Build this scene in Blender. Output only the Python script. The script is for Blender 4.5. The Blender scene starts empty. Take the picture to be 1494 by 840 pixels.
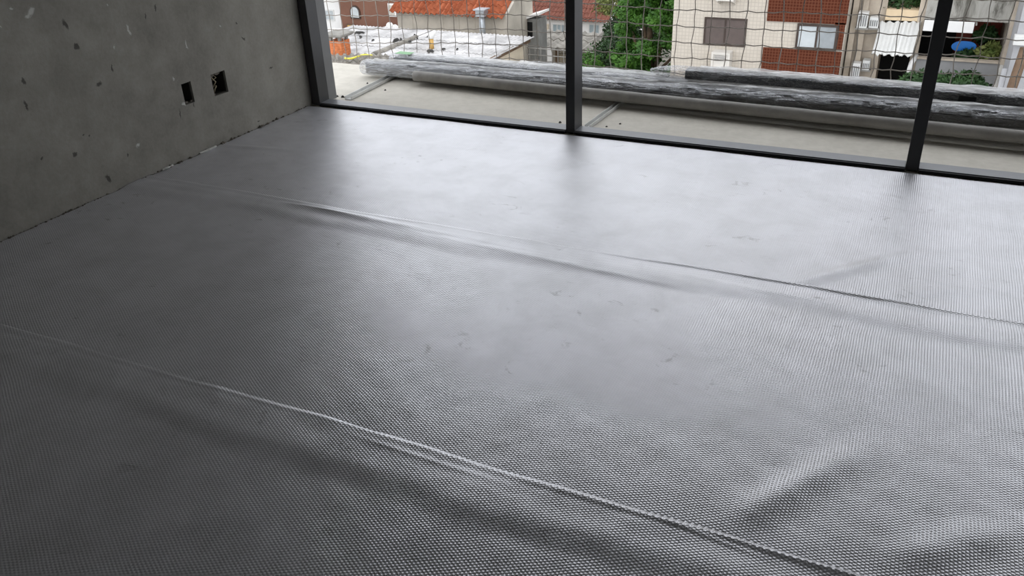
import bpy, math, random
import numpy as np
from mathutils import Vector, Matrix

S = bpy.context.scene
COL = S.collection
random.seed(7); NR = np.random.RandomState(11)

# ------------------------------------------------------------------ camera
IMW, IMH, FPX = 1494.0, 840.0, 1224.85
CAMZ = 1.5
_nad = np.array([838. - 747., 2680. - 420., FPX]); _lft = np.array([-2080. - 747., -130. - 420., FPX])
_dn = _nad / np.linalg.norm(_nad)
_lf = _lft / np.linalg.norm(_lft); _lf = _lf - _dn * (_lf @ _dn); _lf /= np.linalg.norm(_lf)
_X, _Z = -_lf, -_dn
ROT = np.array([_X, np.cross(_Z, _X), _Z])
cd = bpy.data.cameras.new('camera'); cam = bpy.data.objects.new('camera', cd); COL.objects.link(cam)
cd.sensor_fit = 'HORIZONTAL'; cd.sensor_width = 36.0; cd.lens = FPX / IMW * 36.0
cd.clip_start = 0.02; cd.clip_end = 400
m = Matrix.Identity(4)
for r in range(3):
    m[r][0] = ROT[r][0]; m[r][1] = -ROT[r][1]; m[r][2] = -ROT[r][2]
m[2][3] = CAMZ
cam.matrix_world = m
S.camera = cam

# ------------------------------------------------------------------ overcast daylight, exposure
world = bpy.data.worlds.new('world'); S.world = world; world.use_nodes = True
wn = world.node_tree; bg = wn.nodes['Background']
bg.inputs['Color'].default_value = (0.92, 0.95, 1.0, 1); bg.inputs['Strength'].default_value = 1.8
S.view_settings.view_transform = 'Standard'; S.view_settings.look = 'None'
S.view_settings.gamma = 1.0; S.view_settings.use_curve_mapping = False
S.view_settings.exposure = 0.25
sd = bpy.data.lights.new('sun', 'SUN'); sun = bpy.data.objects.new('sun', sd); COL.objects.link(sun)
sd.energy = 0.25; sd.angle = math.radians(40); sd.color = (1, 0.97, 0.92)   # sun behind thin cloud: very soft
sun.rotation_euler = (math.radians(32), math.radians(14), 0)
sun['kind'] = 'structure'

# ------------------------------------------------------------------ measuring helpers: photograph pixel -> point of the place
def _ray(x, y): return ROT @ np.array([x - IMW / 2, y - IMH / 2, FPX])
def atz(x, y, z=0.0):
    r = _ray(x, y); t = (z - CAMZ) / r[2]; return Vector((r[0] * t, r[1] * t, z))
def aty(x, y, Y):
    r = _ray(x, y); t = Y / r[1]; return Vector((r[0] * t, Y, CAMZ + r[2] * t))
def atx(x, y, X):
    r = _ray(x, y); t = X / r[0]; return Vector((X, r[1] * t, CAMZ + r[2] * t))

# ------------------------------------------------------------------ mesh helpers
def root_of(o):
    while o.parent: o = o.parent
    return o
class MB:
    def __init__(s): s.v = []; s.f = []
    def add(s, vs, fs):
        b = len(s.v); s.v += [tuple(v) for v in vs]; s.f += [tuple(b + i for i in f) for f in fs]; return s
    def box(s, x0, x1, y0, y1, z0, z1):
        vs = [(x, y, z) for z in (z0, z1) for y in (y0, y1) for x in (x0, x1)]
        return s.add(vs, [(0, 2, 3, 1), (4, 5, 7, 6), (0, 1, 5, 4), (2, 6, 7, 3), (0, 4, 6, 2), (1, 3, 7, 5)])
    def bbox(s, x0, x1, y0, y1, z0, z1, b):
        """box with chamfered vertical-profile edges (bevel b on every edge)"""
        c = Vector(((x0+x1)/2, (y0+y1)/2, (z0+z1)/2)); h = Vector(((x1-x0)/2, (y1-y0)/2, (z1-z0)/2))
        vs = []; idx = {}
        for sx in (-1, 1):
            for sy in (-1, 1):
                for sz in (-1, 1):
                    for ax in range(3):
                        p = [h[0]*sx, h[1]*sy, h[2]*sz]
                        for k, sg in enumerate((sx, sy, sz)):
                            if k != ax: p[k] -= sg * b
                        idx[(sx, sy, sz, ax)] = len(vs); vs.append((c[0]+p[0], c[1]+p[1], c[2]+p[2]))
        fs = []
        def face(l):
            n = sum(((Vector(vs[l[i]])-Vector(vs[l[0]])).cross(Vector(vs[l[(i+1) % len(l)]])-Vector(vs[l[0]])) for i in range(1, len(l))), Vector())
            mid = sum((Vector(vs[i]) for i in l), Vector())/len(l) - c
            fs.append(tuple(l) if n.dot(mid) > 0 else tuple(reversed(l)))
        for ax in range(3):
            o = [k for k in range(3) if k != ax]
            for sg in (-1, 1):
                l = []
                for a, bb in ((-1, -1), (1, -1), (1, 1), (-1, 1)):
                    q = [0, 0, 0]; q[ax] = sg; q[o[0]] = a; q[o[1]] = bb; l.append(idx[tuple(q)+(ax,)])
                face(l)
            for a in (-1, 1):
                for bb in (-1, 1):
                    q0 = [0]*3; q0[ax] = -1; q0[o[0]] = a; q0[o[1]] = bb; q1 = list(q0); q1[ax] = 1
                    face([idx[tuple(q0)+(o[0],)], idx[tuple(q1)+(o[0],)], idx[tuple(q1)+(o[1],)], idx[tuple(q0)+(o[1],)]])
        for sx in (-1, 1):
            for sy in (-1, 1):
                for sz in (-1, 1): face([idx[(sx, sy, sz, k)] for k in range(3)])
        return s.add(vs, fs)
    def hexa(s, b, t):
        """solid between two quads (bottom b, top t)"""
        return s.add(list(b) + list(t), [(3, 2, 1, 0), (4, 5, 6, 7), (0, 1, 5, 4), (1, 2, 6, 5), (2, 3, 7, 6), (3, 0, 4, 7)])
    def prism(s, poly, d):
        """polygon (list of 3D points) extruded by vector d"""
        n = len(poly); d = Vector(d); vs = [Vector(p) for p in poly] + [Vector(p) + d for p in poly]
        return s.add(vs, [tuple(range(n))[::-1], tuple(range(n, 2*n))] + [(i, (i+1) % n, n+(i+1) % n, n+i) for i in range(n)])
    def tube(s, pts, rad, n=8, cap=True):
        pts = [Vector(p) for p in pts]; rr = rad if hasattr(rad, '__len__') else [rad]*len(pts)
        up = Vector((0, 0, 1)); vs = []; fs = []
        for i, p in enumerate(pts):
            t = (pts[min(i+1, len(pts)-1)] - pts[max(i-1, 0)]).normalized()
            if i == 0:
                a = t.cross(up)
                if a.length < 1e-3: a = t.cross(Vector((1, 0, 0)))
                a.normalize()
            else: a = (a - t * a.dot(t)).normalized()
            b = t.cross(a)
            for k in range(n):
                w = 2*math.pi*k/n; vs.append(p + (a*math.cos(w) + b*math.sin(w)) * rr[i])
        for i in range(len(pts)-1):
            for k in range(n): fs.append((i*n+k, i*n+(k+1) % n, (i+1)*n+(k+1) % n, (i+1)*n+k))
        if cap: fs += [tuple(range(n))[::-1], tuple(range((len(pts)-1)*n, len(pts)*n))]
        return s.add(vs, fs)
    def build(s, name, mat, parent=None, smooth=False, kind=None, label=None):
        me = bpy.data.meshes.new(name)
        off = Vector((0, 0, 0))
        if parent is not None: off = root_of(parent).location.copy()
        me.from_pydata([tuple(Vector(v) - off) for v in s.v], [], s.f); me.update()
        if mat: me.materials.append(MAT[mat])
        if smooth: me.polygons.foreach_set('use_smooth', [True]*len(me.polygons))
        o = bpy.data.objects.new(name, me); COL.objects.link(o)
        if parent is not None: o.parent = parent
        if kind: o['kind'] = kind
        if label: o['label'] = label
        return o
def tag(o, label, cat, group=None):
    o['label'] = label; o['category'] = cat
    if group: o['group'] = group
    return o
def thing(name, label, cat, loc, group=None):
    o = bpy.data.objects.new(name, None); COL.objects.link(o); o.location = Vector(loc)
    o.empty_display_size = 0.1
    return tag(o, label, cat, group)
def struct(o, label=None):
    o['kind'] = 'structure'
    if label: o['label'] = label
    return o

# ------------------------------------------------------------------ materials
MAT = {}
class NT:
    def __init__(s, name):
        s.m = bpy.data.materials.new(name); s.m.use_nodes = True; s.t = s.m.node_tree; s.n = s.t.nodes
        s.b = s.n['Principled BSDF']; s.out = s.n['Material Output']; MAT[name] = s.m
    def node(s, typ, **kw):
        n = s.n.new(typ)
        for k, v in kw.items(): setattr(n, k, v)
        return n
    def link(s, a, b): s.t.links.new(a, b)
    def val(s, sock, v):
        if hasattr(v, 'is_linked') or hasattr(v, 'links'): s.link(v, sock)
        else: sock.default_value = v
    def math(s, op, a, b=None, c=None, clamp=False):
        n = s.node('ShaderNodeMath', operation=op, use_clamp=clamp); s.val(n.inputs[0], a)
        if b is not None: s.val(n.inputs[1], b)
        if c is not None: s.val(n.inputs[2], c)
        return n.outputs[0]
    def coord(s): return s.node('ShaderNodeTexCoord').outputs['Object']
    def mapping(s, vec, scale=(1, 1, 1), rot=(0, 0, 0), loc=(0, 0, 0)):
        n = s.node('ShaderNodeMapping'); s.link(vec, n.inputs[0])
        n.inputs['Scale'].default_value = scale; n.inputs['Rotation'].default_value = rot; n.inputs['Location'].default_value = loc
        return n.outputs[0]
    def noise(s, vec, scale, detail=4, rough=0.55, dist=0.0):
        n = s.node('ShaderNodeTexNoise'); s.link(vec, n.inputs['Vector'])
        n.inputs['Scale'].default_value = scale; n.inputs['Detail'].default_value = detail
        n.inputs['Roughness'].default_value = rough; n.inputs['Distortion'].default_value = dist
        return n.outputs['Fac']
    def ramp(s, fac, stops):
        n = s.node('ShaderNodeValToRGB'); s.link(fac, n.inputs[0]); e = n.color_ramp.elements
        while len(e) < len(stops): e.new(0.5)
        for el, (p, c) in zip(e, stops):
            el.position = p; el.color = (c, c, c, 1) if not hasattr(c, '__len__') else tuple(c) + (1,)
        return n.outputs[0]
    def mix(s, fac, a, b, blend='MIX'):
        n = s.node('ShaderNodeMix', data_type='RGBA', blend_type=blend); s.val(n.inputs['Factor'], fac)
        for k, v in ((6, a), (7, b)):
            if isinstance(v, (tuple, list)): n.inputs[k].default_value = tuple(v) + (1,)
            else: s.link(v, n.inputs[k])
        return n.outputs[2]
    def bump(s, h, strength=0.3, dist=0.01, normal=None):
        n = s.node('ShaderNodeBump'); s.link(h, n.inputs['Height']); n.inputs['Strength'].default_value = strength
        n.inputs['Distance'].default_value = dist
        if normal is not None: s.link(normal, n.inputs['Normal'])
        return n.outputs[0]
    def set(s, **kw):
        for k, v in kw.items():
            k = k.replace('_', ' '); sock = s.b.inputs[k]
            if isinstance(v, (tuple, list)): sock.default_value = tuple(v) + (1,) if len(v) == 3 else v
            elif isinstance(v, (int, float)): sock.default_value = v
            else: s.link(v, sock)
        return s

def simple(name, col, rough=0.7, metal=0.0, var=0.18, scale=3.0, bump=0.0, bscale=30, spec=0.25):
    t = NT(name); c = t.coord()
    n = t.noise(c, scale, 5, 0.6)
    lo = tuple(x * (1 - var) for x in col); hi = tuple(min(1, x * (1 + var)) for x in col)
    t.set(Base_Color=t.ramp(n, [(0.3, lo), (0.7, hi)]), Roughness=rough, Metallic=metal)
    t.b.inputs['Specular IOR Level'].default_value = spec
    if bump: t.set(Normal=t.bump(t.noise(c, bscale, 4), bump, 0.01))
    return t

# foil-faced bubble insulation: hexagonal bubbles 12 mm apart pressed through bright aluminised film
t = NT('foil'); c = t.coord()
k = 2*math.pi/(0.0098*math.sqrt(3)/2)
wob = t.node('ShaderNodeTexNoise'); t.link(c, wob.inputs['Vector']); wob.inputs['Scale'].default_value = 3.0
warp = t.node('ShaderNodeVectorMath', operation='MULTIPLY_ADD'); t.link(wob.outputs['Color'], warp.inputs[0])
warp.inputs[1].default_value = (0.016, 0.016, 0); t.link(c, warp.inputs[2])
hs = None
for a in (0, 60, 120):
    d = t.node('ShaderNodeVectorMath', operation='DOT_PRODUCT'); t.link(warp.outputs[0], d.inputs[0])
    d.inputs[1].default_value = (k*math.cos(math.radians(a)), k*math.sin(math.radians(a)), 0)
    cs = t.math('COSINE', d.outputs['Value'])
    hs = cs if hs is None else t.math('ADD', hs, cs)
hn = t.math('MULTIPLY_ADD', hs, 1/4.5, 1.5/4.5)
dent = t.noise(t.mapping(c, (1, 1.5, 1)), 7.0, 5, 0.62, 0.6)
n1 = t.bump(dent, 0.06, 0.02)
n2 = t.bump(hn, 0.36, 0.0028, n1)
dirt = t.noise(c, 5.0, 6, 0.65, 0.3)
dirt2 = t.noise(c, 1.3, 3, 0.5)
scuff = t.math('MULTIPLY', t.ramp(t.noise(t.mapping(c, (1, 1.4, 1), rot=(0, 0, 0.5)), 11.0, 6, 0.7, 0.8), [(0.60, 0.0), (0.68, 1.0)]), t.ramp(t.noise(c, 2.6, 2, 0.5), [(0.48, 0.0), (0.60, 1.0)]))
base = t.mix(t.ramp(dirt, [(0.40, 0.0), (0.72, 1.0)]), (0.71, 0.71, 0.74), (0.60, 0.60, 0.62))
t.set(Base_Color=t.mix(t.math('MULTIPLY', scuff, 0.5), base, (0.20, 0.195, 0.19)), Metallic=0.52,
      Roughness=t.math('MULTIPLY_ADD', dirt2, 0.12, 0.24), Normal=n2)

# raw cement render on the side wall, with the chips, scrapes and plaster splashes seen on it
t = NT('cement_wall'); c = t.coord()
big = t.noise(c, 1.6, 4, 0.55, 0.4); mid = t.noise(c, 6.0, 6, 0.62); fine = t.noise(c, 60.0, 4, 0.6)
col = t.ramp(big, [(0.38, (0.20, 0.186, 0.158)), (0.63, (0.325, 0.308, 0.265))])
col = t.mix(0.45, col, t.ramp(mid, [(0.36, (0.185, 0.172, 0.145)), (0.66, (0.35, 0.332, 0.288))]))
col = t.mix(0.12, col, t.ramp(fine, [(0.3, 0.16), (0.7, 0.40)]))
WX = -3.5
sep = t.node('ShaderNodeSeparateXYZ'); t.link(t.mapping(c), sep.inputs[0])
jit = t.math('MULTIPLY_ADD', t.noise(c, 45, 3, 0.6), 0.030, -0.015)
def mark(px0, py0, px1, py1, w):
    """0..1 mask of a stroke on the wall"""
    a, b = atx(px0, py0, WX), atx(px1, py1, WX)
    cy, cz = (a.y+b.y)/2, (a.z+b.z)/2; dy, dz = b.y-a.y, b.z-a.z; L = max(math.hypot(dy, dz), 1e-4)/2
    ux, uz = dy/(2*L), dz/(2*L)
    y_ = t.math('ADD', t.math('SUBTRACT', sep.outputs[1], cy), jit); z_ = t.math('ADD', t.math('SUBTRACT', sep.outputs[2], cz), jit)
    al = t.math('ADD', t.math('MULTIPLY', y_, ux), t.math('MULTIPLY', z_, uz))
    ac = t.math('SUBTRACT', t.math('MULTIPLY', y_, uz), t.math('MULTIPLY', z_, ux))
    q = t.math('ADD', t.math('POWER', t.math('ABSOLUTE', t.math('DIVIDE', al, L)), 2.0), t.math('POWER', t.math('ABSOLUTE', t.math('DIVIDE', ac, w)), 2.0))
    return t.math('SUBTRACT', 1.35, q, clamp=True)
dark = [(91, 28, 99, 44, .010), (108, 63, 116, 71, .012), (32, 112, 37, 124, .008), (35, 146, 40, 162, .007), (106, 222, 112, 227, .012),
        (153, 257, 162, 265, .010), (344, 32, 346, 36, .006), (352, 53, 358, 58, .006), (393, 99, 398, 97, .006), (121, 196, 122, 198, .006),
        (130, 196, 131, 198, .005), (162, 94, 165, 105, .005), (262, 158, 264, 172, .004), (279, 146, 284, 156, .004), (186, 222, 187, 228, .004),
        (225, 8, 228, 16, .005), (211, 20, 212, 30, .004), (143, 120, 145, 126, .016), (61, 228, 62, 231, .005), (375, 178, 379, 176, .004)]
lite = [(42, 24, 48, 12, .012), (36, 28, 43, 22, .008), (184, 36, 191, 52, .005), (270, 58, 274, 72, .004), (156, 5, 158, 8, .005), (14, 15, 18, 12, .008),
        (0, 40, 2, 38, .006), (200, 210, 202, 215, .010), (252, 112, 254, 118, .004), (166, 66, 167, 72, .003), (320, 37, 323, 39, .004), (265, 152, 272, 152, .006)]
md = None
for a in dark: q = mark(*a); md = q if md is None else t.math('MAXIMUM', md, q)
ml = None
for a in lite: q = mark(*a); ml = q if ml is None else t.math('MAXIMUM', ml, q)
col = t.mix(t.math('MULTIPLY', md, 0.8), col, (0.05, 0.047, 0.042)); col = t.mix(t.math('MULTIPLY', ml, 0.75), col, (0.62, 0.62, 0.58))
hgt = t.math('ADD', t.math('MULTIPLY_ADD', mid, 0.5, t.math('MULTIPLY', fine, 0.12)), t.math('MULTIPLY', md, -0.5))
t.set(Base_Color=col, Roughness=0.85, Normal=t.bump(hgt, 0.35, 0.02)); t.b.inputs['Specular IOR Level'].default_value = 0.25

t = NT('balcony_cement'); c = t.coord()
col = t.mix(0.5, t.ramp(t.noise(c, 2.2, 5, 0.6, 0.5), [(0.3, (0.58, 0.545, 0.475)), (0.7, (0.72, 0.68, 0.60))]), t.ramp(t.noise(c, 14, 6, 0.65), [(0.3, (0.53, 0.50, 0.43)), (0.72, (0.75, 0.71, 0.63))]))
t.set(Base_Color=col, Roughness=0.8, Normal=t.bump(t.noise(c, 25, 5), 0.2, 0.01))
simple('ceiling_cement', (0.22, 0.215, 0.205), 0.9, var=0.12)
simple('screed', (0.30, 0.29, 0.27), 0.9, bump=0.2)
simple('frame_steel', (0.036, 0.036, 0.038), 0.42, 0.0, var=0.10, scale=8, spec=0.5)
simple('sill_steel', (0.16, 0.165, 0.18), 0.35, 0.0, var=0.10, scale=6, spec=0.5)
simple('jamb_grey', (0.20, 0.20, 0.20), 0.5, var=0.08)
simple('black_plastic', (0.010, 0.010, 0.011), 0.6)
simple('box_dark', (0.035, 0.032, 0.026), 0.8)
simple('wire_brown', (0.42, 0.36, 0.24), 0.6)
simple('plaster_bits', (0.62, 0.61, 0.58), 0.9, var=0.2, scale=30)
simple('mortar_dark', (0.13, 0.115, 0.095), 0.95, var=0.4, scale=25, bump=0.4)
simple('aluminium', (0.62, 0.63, 0.64), 0.35, 0.85, var=0.12, scale=10)
simple('anodised', (0.085, 0.09, 0.095), 0.30, 0.55, var=0.15, scale=6)
simple('profile_grey', (0.125, 0.12, 0.11), 0.35, 0.4, var=0.25, scale=4)
simple('batten_alu', (0.66, 0.66, 0.64), 0.4, 0.2, var=0.12, scale=10)
simple('grey_pipe', (0.36, 0.345, 0.32), 0.5, var=0.22, scale=7, bump=0.2)
simple('net_cord', (0.32, 0.29, 0.255), 0.8, var=0.2, scale=8)
simple('green_label', (0.25, 0.50, 0.25), 0.5, var=0.1)
simple('black_label', (0.02, 0.02, 0.02), 0.5)
# clear wrapping film: cloudy creases over what it wraps
t = NT('film'); c = t.coord()
w1 = t.noise(t.mapping(c, (1.0, 5, 5), rot=(0, 0.35, 0.3)), 5.0, 4, 0.6, 1.5); w2 = t.noise(t.mapping(c, (1.2, 6, 6), rot=(0.3, -0.4, -0.3)), 6.0, 4, 0.6, 1.0)
cl = t.noise(t.mapping(c, (1, 2, 2)), 2.2, 3, 0.5)
cr = t.math('MAXIMUM', t.ramp(w1, [(0.45, 0.0), (0.5, 1.0), (0.53, 0.0)]), t.ramp(w2, [(0.46, 0.0), (0.5, 1.0), (0.52, 0.0)]))
t.set(Base_Color=(0.88, 0.88, 0.88), Roughness=0.16, Normal=t.bump(t.math('ADD', w1, w2), 1.0, 0.03))
tr = t.node('ShaderNodeBsdfTransparent'); tr.inputs[0].default_value = (0.95, 0.95, 0.95, 1)
gl = t.node('ShaderNodeBsdfGlossy'); gl.inputs['Color'].default_value = (0.65, 0.66, 0.68, 1); gl.inputs['Roughness'].default_value = 0.12; t.link(t.b.inputs['Normal'].links[0].from_socket, gl.inputs['Normal'])
ms0 = t.node('ShaderNodeMixShader'); lw = t.node('ShaderNodeFresnel'); lw.inputs['IOR'].default_value = 1.6; t.link(t.b.inputs['Normal'].links[0].from_socket, lw.inputs['Normal'])
t.link(t.math('MULTIPLY_ADD', lw.outputs[0], 0.45, 0.02, clamp=True), ms0.inputs[0]); t.link(tr.outputs[0], ms0.inputs[1]); t.link(gl.outputs[0], ms0.inputs[2])
ms = t.node('ShaderNodeMixShader'); t.link(t.math('MULTIPLY_ADD', cr, 0.32, t.ramp(cl, [(0.45, 0.0), (0.75, 0.09)])), ms.inputs[0])
t.link(ms0.outputs[0], ms.inputs[1]); t.link(t.b.outputs[0], ms.inputs[2]); t.link(ms.outputs[0], t.out.inputs['Surface'])
t = NT('film_cloudy'); c = t.coord()
cw = t.noise(t.mapping(c, (1, 4, 4), rot=(0, 0, 0.3)), 7.0, 5, 0.65, 1.2)
t.set(Base_Color=(0.80, 0.80, 0.80), Roughness=0.3, Normal=t.bump(cw, 0.6, 0.02))
tr = t.node('ShaderNodeBsdfTransparent'); ms = t.node('ShaderNodeMixShader'); t.link(t.ramp(cw, [(0.30, 0.35), (0.62, 0.95)]), ms.inputs[0])
t.link(tr.outputs[0], ms.inputs[1]); t.link(t.b.outputs[0], ms.inputs[2]); t.link(ms.outputs[0], t.out.inputs['Surface'])
# outside
simple('yard', (0.13, 0.12, 0.10), 0.95, var=0.35, scale=0.6)
simple('white_paint', (0.72, 0.71, 0.69), 0.8, var=0.10, scale=0.8)
simple('ac_cream', (0.58, 0.55, 0.50), 0.5, var=0.06)
simple('pane_dark', (0.22, 0.24, 0.25), 0.25, spec=0.6)
simple('white_metal', (0.60, 0.60, 0.58), 0.5, var=0.06)
simple('pale_grey', (0.36, 0.36, 0.37), 0.85, var=0.15, scale=1.0)
simple('cream_wall', (0.66, 0.58, 0.46), 0.85, var=0.12, scale=1.0)
simple('beige_wall', (0.44, 0.405, 0.35), 0.9, var=0.16, scale=1.2)
simple('brown_wall', (0.165, 0.082, 0.056), 0.9, var=0.14, scale=0.8)
simple('grey_wall', (0.30, 0.30, 0.30), 0.85, var=0.14, scale=1.0)
simple('shed_grey', (0.20, 0.20, 0.19), 0.9, var=0.3, scale=1.5)
simple('fibre_cement', (0.46, 0.45, 0.445), 0.85, var=0.42, scale=1.1)
simple('old_fibre', (0.23, 0.215, 0.19), 0.9, var=0.35, scale=1.6)
simple('orange_tile', (0.29, 0.082, 0.036), 0.9, var=0.28, scale=4)
simple('red_tile', (0.17, 0.062, 0.042), 0.8, var=0.28, scale=3)
simple('brick', (0.58, 0.19, 0.075), 0.85, var=0.2, scale=6)
simple('cap_grey', (0.24, 0.23, 0.21), 0.9, var=0.2)
simple('galvanised', (0.42, 0.45, 0.48), 0.4, 0.5, var=0.2, scale=3)
simple('ochre', (0.58, 0.36, 0.12), 0.8, var=0.15)
simple('yellow', (0.66, 0.60, 0.08), 0.6, var=0.1)
simple('debris_dark', (0.05, 0.048, 0.045), 0.9, var=0.4)
simple('timber', (0.13, 0.085, 0.055), 0.85, var=0.3, scale=4)
simple('shutter_brown', (0.10, 0.078, 0.07), 0.6, var=0.12, scale=5)
simple('frame_brown', (0.05, 0.035, 0.028), 0.5)
simple('pane_blue', (0.30, 0.36, 0.38), 0.15, var=0.10, spec=0.6)
simple('pane_grey', (0.42, 0.45, 0.46), 0.25, var=0.12, spec=0.6)
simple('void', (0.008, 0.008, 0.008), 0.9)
simple('grille', (0.16, 0.16, 0.16), 0.6)
simple('beam_sand', (0.60, 0.47, 0.31), 0.8, var=0.08)
simple('stone_beige', (0.42, 0.36, 0.29), 0.9, var=0.22, scale=1.8)
simple('maroon_wall', (0.34, 0.085, 0.06), 0.8, var=0.25)
simple('blue_board', (0.03, 0.20, 0.62), 0.4, var=0.05)
simple('bark', (0.10, 0.07, 0.045), 0.95, var=0.3, scale=5)
t = NT('stained_concrete'); c = t.coord()
n = t.noise(t.mapping(c, (1.6, 1.6, 0.5)), 1.6, 6, 0.7, 0.6)
t.set(Base_Color=t.ramp(n, [(0.36, (0.09, 0.085, 0.07)), (0.48, (0.30, 0.29, 0.26)), (0.7, (0.42, 0.41, 0.38))]), Roughness=0.9)
def tiles(name, c1, c2, joint, w, h, mortar=0.10, rough=0.5):
    t = NT(name); c = t.coord()
    sp = t.node('ShaderNodeSeparateXYZ'); t.link(c, sp.inputs[0]); cb = t.node('ShaderNodeCombineXYZ')
    t.link(t.math('ADD', sp.outputs[0], sp.outputs[1]), cb.inputs[0]); t.link(sp.outputs[2], cb.inputs[1])
    b = t.node('ShaderNodeTexBrick', offset=0.0, squash=1.0); t.link(cb.outputs[0], b.inputs['Vector'])
    b.inputs['Color1'].default_value = c1 + (1,); b.inputs['Color2'].default_value = c2 + (1,); b.inputs['Mortar'].default_value = joint + (1,)
    b.inputs['Scale'].default_value = 1.0; b.inputs['Brick Width'].default_value = w; b.inputs['Row Height'].default_value = h
    b.inputs['Mortar Size'].default_value = mortar * h; b.inputs['Mortar Smooth'].default_value = 0.2
    t.b.inputs['Specular IOR Level'].default_value = 0.15
    t.set(Base_Color=t.mix(0.25, b.outputs['Color'], t.ramp(t.noise(c, 0.9, 4), [(0.3, c1), (0.7, c2)])), Roughness=rough, Normal=t.bump(t.math('SUBTRACT', 1.0, b.outputs['Fac']), 0.3, 0.01))
tiles('cream_tile', (0.475, 0.425, 0.36), (0.52, 0.47, 0.40), (0.39, 0.35, 0.30), 0.105, 0.105, 0.09)
tiles('brown_tile', (0.082, 0.020, 0.009), (0.062, 0.015, 0.007), (0.15, 0.055, 0.03), 0.085, 0.085, 0.13, 0.85)
def leafy(name, a, b):
    t = NT(name); c = t.coord()
    t.set(Base_Color=t.ramp(t.noise(c, 2.2, 4, 0.6), [(0.3, a), (0.7, b)]), Roughness=0.55)
    t.b.inputs['Specular IOR Level'].default_value = 0.3
leafy('leaf_green', (0.016, 0.060, 0.008), (0.075, 0.19, 0.022))
leafy('leaf_dark', (0.014, 0.036, 0.011), (0.034, 0.080, 0.022))
leafy('leaf_pale', (0.07, 0.11, 0.025), (0.22, 0.23, 0.07))

# ================================================================== THE ROOM
ROOM_R, ROOM_B, CEIL = 3.3, -2.6, 2.40
WINY = 4.257
struct(MB().box(WX-0.2, ROOM_R+0.2, ROOM_B-0.2, 4.21, -0.20, 0.0).build('floor', 'screed'), 'cement floor of the room under the foil sheets')
struct(MB().box(WX-0.2, ROOM_R+0.2, ROOM_B-0.2, 5.34, CEIL, CEIL+0.2).build('ceiling', 'ceiling_cement'), 'bare cement ceiling running a little out over the balcony')
struct(MB().box(WX-0.2, ROOM_R+0.2, ROOM_B-0.2, ROOM_B, 0, CEIL).build('wall_back', 'cement_wall'))
# unseen right wall; its wide opening is added to brighten the left wall
wr = MB(); wr.box(ROOM_R, ROOM_R+0.2, ROOM_B, 4.45, 0, 1.0); wr.box(ROOM_R, ROOM_R+0.2, ROOM_B, 4.45, 2.2, CEIL)
wr.box(ROOM_R, ROOM_R+0.2, ROOM_B, -1.4, 1.0, 2.2); wr.box(ROOM_R, ROOM_R+0.2, 1.0, 4.45, 1.0, 2.2)
struct(wr.build('wall_right', 'cement_wall'), 'unseen cement wall with a wide opening added for fill light')
# side wall with two openings for electrical boxes
holes = [(3.218, 3.286, 0.284, 0.396), (3.436, 3.545, 0.272, 0.393)]
wl = MB()
ys = sorted({ROOM_B, 4.44} | {h[0] for h in holes} | {h[1] for h in holes}); zs = sorted({-0.0, CEIL} | {h[2] for h in holes} | {h[3] for h in holes})
for i in range(len(ys)-1):
    for j in range(len(zs)-1):
        cy, cz = (ys[i]+ys[i+1])/2, (zs[j]+zs[j+1])/2
        if any(h[0] < cy < h[1] and h[2] < cz < h[3] for h in holes): continue
        wl.add([(WX, ys[i], zs[j]), (WX, ys[i+1], zs[j]), (WX, ys[i+1], zs[j+1]), (WX, ys[i], zs[j+1])], [(0, 1, 2, 3)])
for h in holes:
    a, b_ = (WX, WX-0.10)
    for (p, q) in (((h[0], h[2]), (h[1], h[2])), ((h[1], h[2]), (h[1], h[3])), ((h[1], h[3]), (h[0], h[3])), ((h[0], h[3]), (h[0], h[2]))):
        wl.add([(a, *p), (b_, *p), (b_, *q), (a, *q)], [(3, 2, 1, 0)])
wl.add([(WX, 4.44, 0), (WX-0.2, 4.44, 0), (WX-0.2, 4.44, CEIL), (WX, 4.44, CEIL)], [(0, 1, 2, 3)])
wl.add([(WX-0.2, ROOM_B, 0), (WX-0.2, 4.44, 0), (WX-0.2, 4.44, CEIL), (WX-0.2, ROOM_B, CEIL)], [(3, 2, 1, 0)])
wall_left = struct(wl.build('wall_left', 'cement_wall'), 'raw grey cement wall with two open electrical boxes')

def wall_box(h, label, wires, torn):
    root = thing('electrical_box', label, 'electrical box', (WX-0.05, (h[0]+h[1])/2, h[2]))
    y0, y1, z0, z1 = h; e = 0.0015; th = 0.004
    b = MB()
    b.box(WX-0.098, WX-0.092, y0+e, y1-e, z0+e, z1-e)
    b.box(WX-0.092, WX-0.012, y0+e, y0+e+th, z0+e, z1-e); b.box(WX-0.092, WX-0.012, y1-e-th, y1-e, z0+e, z1-e)
    b.box(WX-0.092, WX-0.012, y0+e+th, y1-e-th, z0+e, z0+e+th); b.box(WX-0.092, WX-0.012, y0+e+th, y1-e-th, z1-e-th, z1-e)
    b.build('box_shell', 'box_dark', root)
    for (a0, a1, a2, r) in wires: MB().tube([a0, a1, a2], r, 6).build('wire', 'wire_brown', root, True)
    for (yy, zz, sy, sz) in torn:       # broken cement left on the rim
        b = MB(); n = 7
        ring = [(yy+sy*math.cos(6.283*i/n)*random.uniform(.7, 1.2), zz+sz*math.sin(6.283*i/n)*random.uniform(.7, 1.2)) for i in range(n)]
        b.prism([(WX-0.022, p[0], p[1]) for p in ring], (0.012, 0, 0)); b.build('mortar_lump', 'mortar_dark', root)
    return root
h = holes[0]; wall_box(h, 'narrow open electrical box in the cement wall, the left one of two', [], [(h[0]+.02, h[2]+.009, .013, .006), (h[1]-.012, h[2]+.007, .008, .005)])
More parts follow.
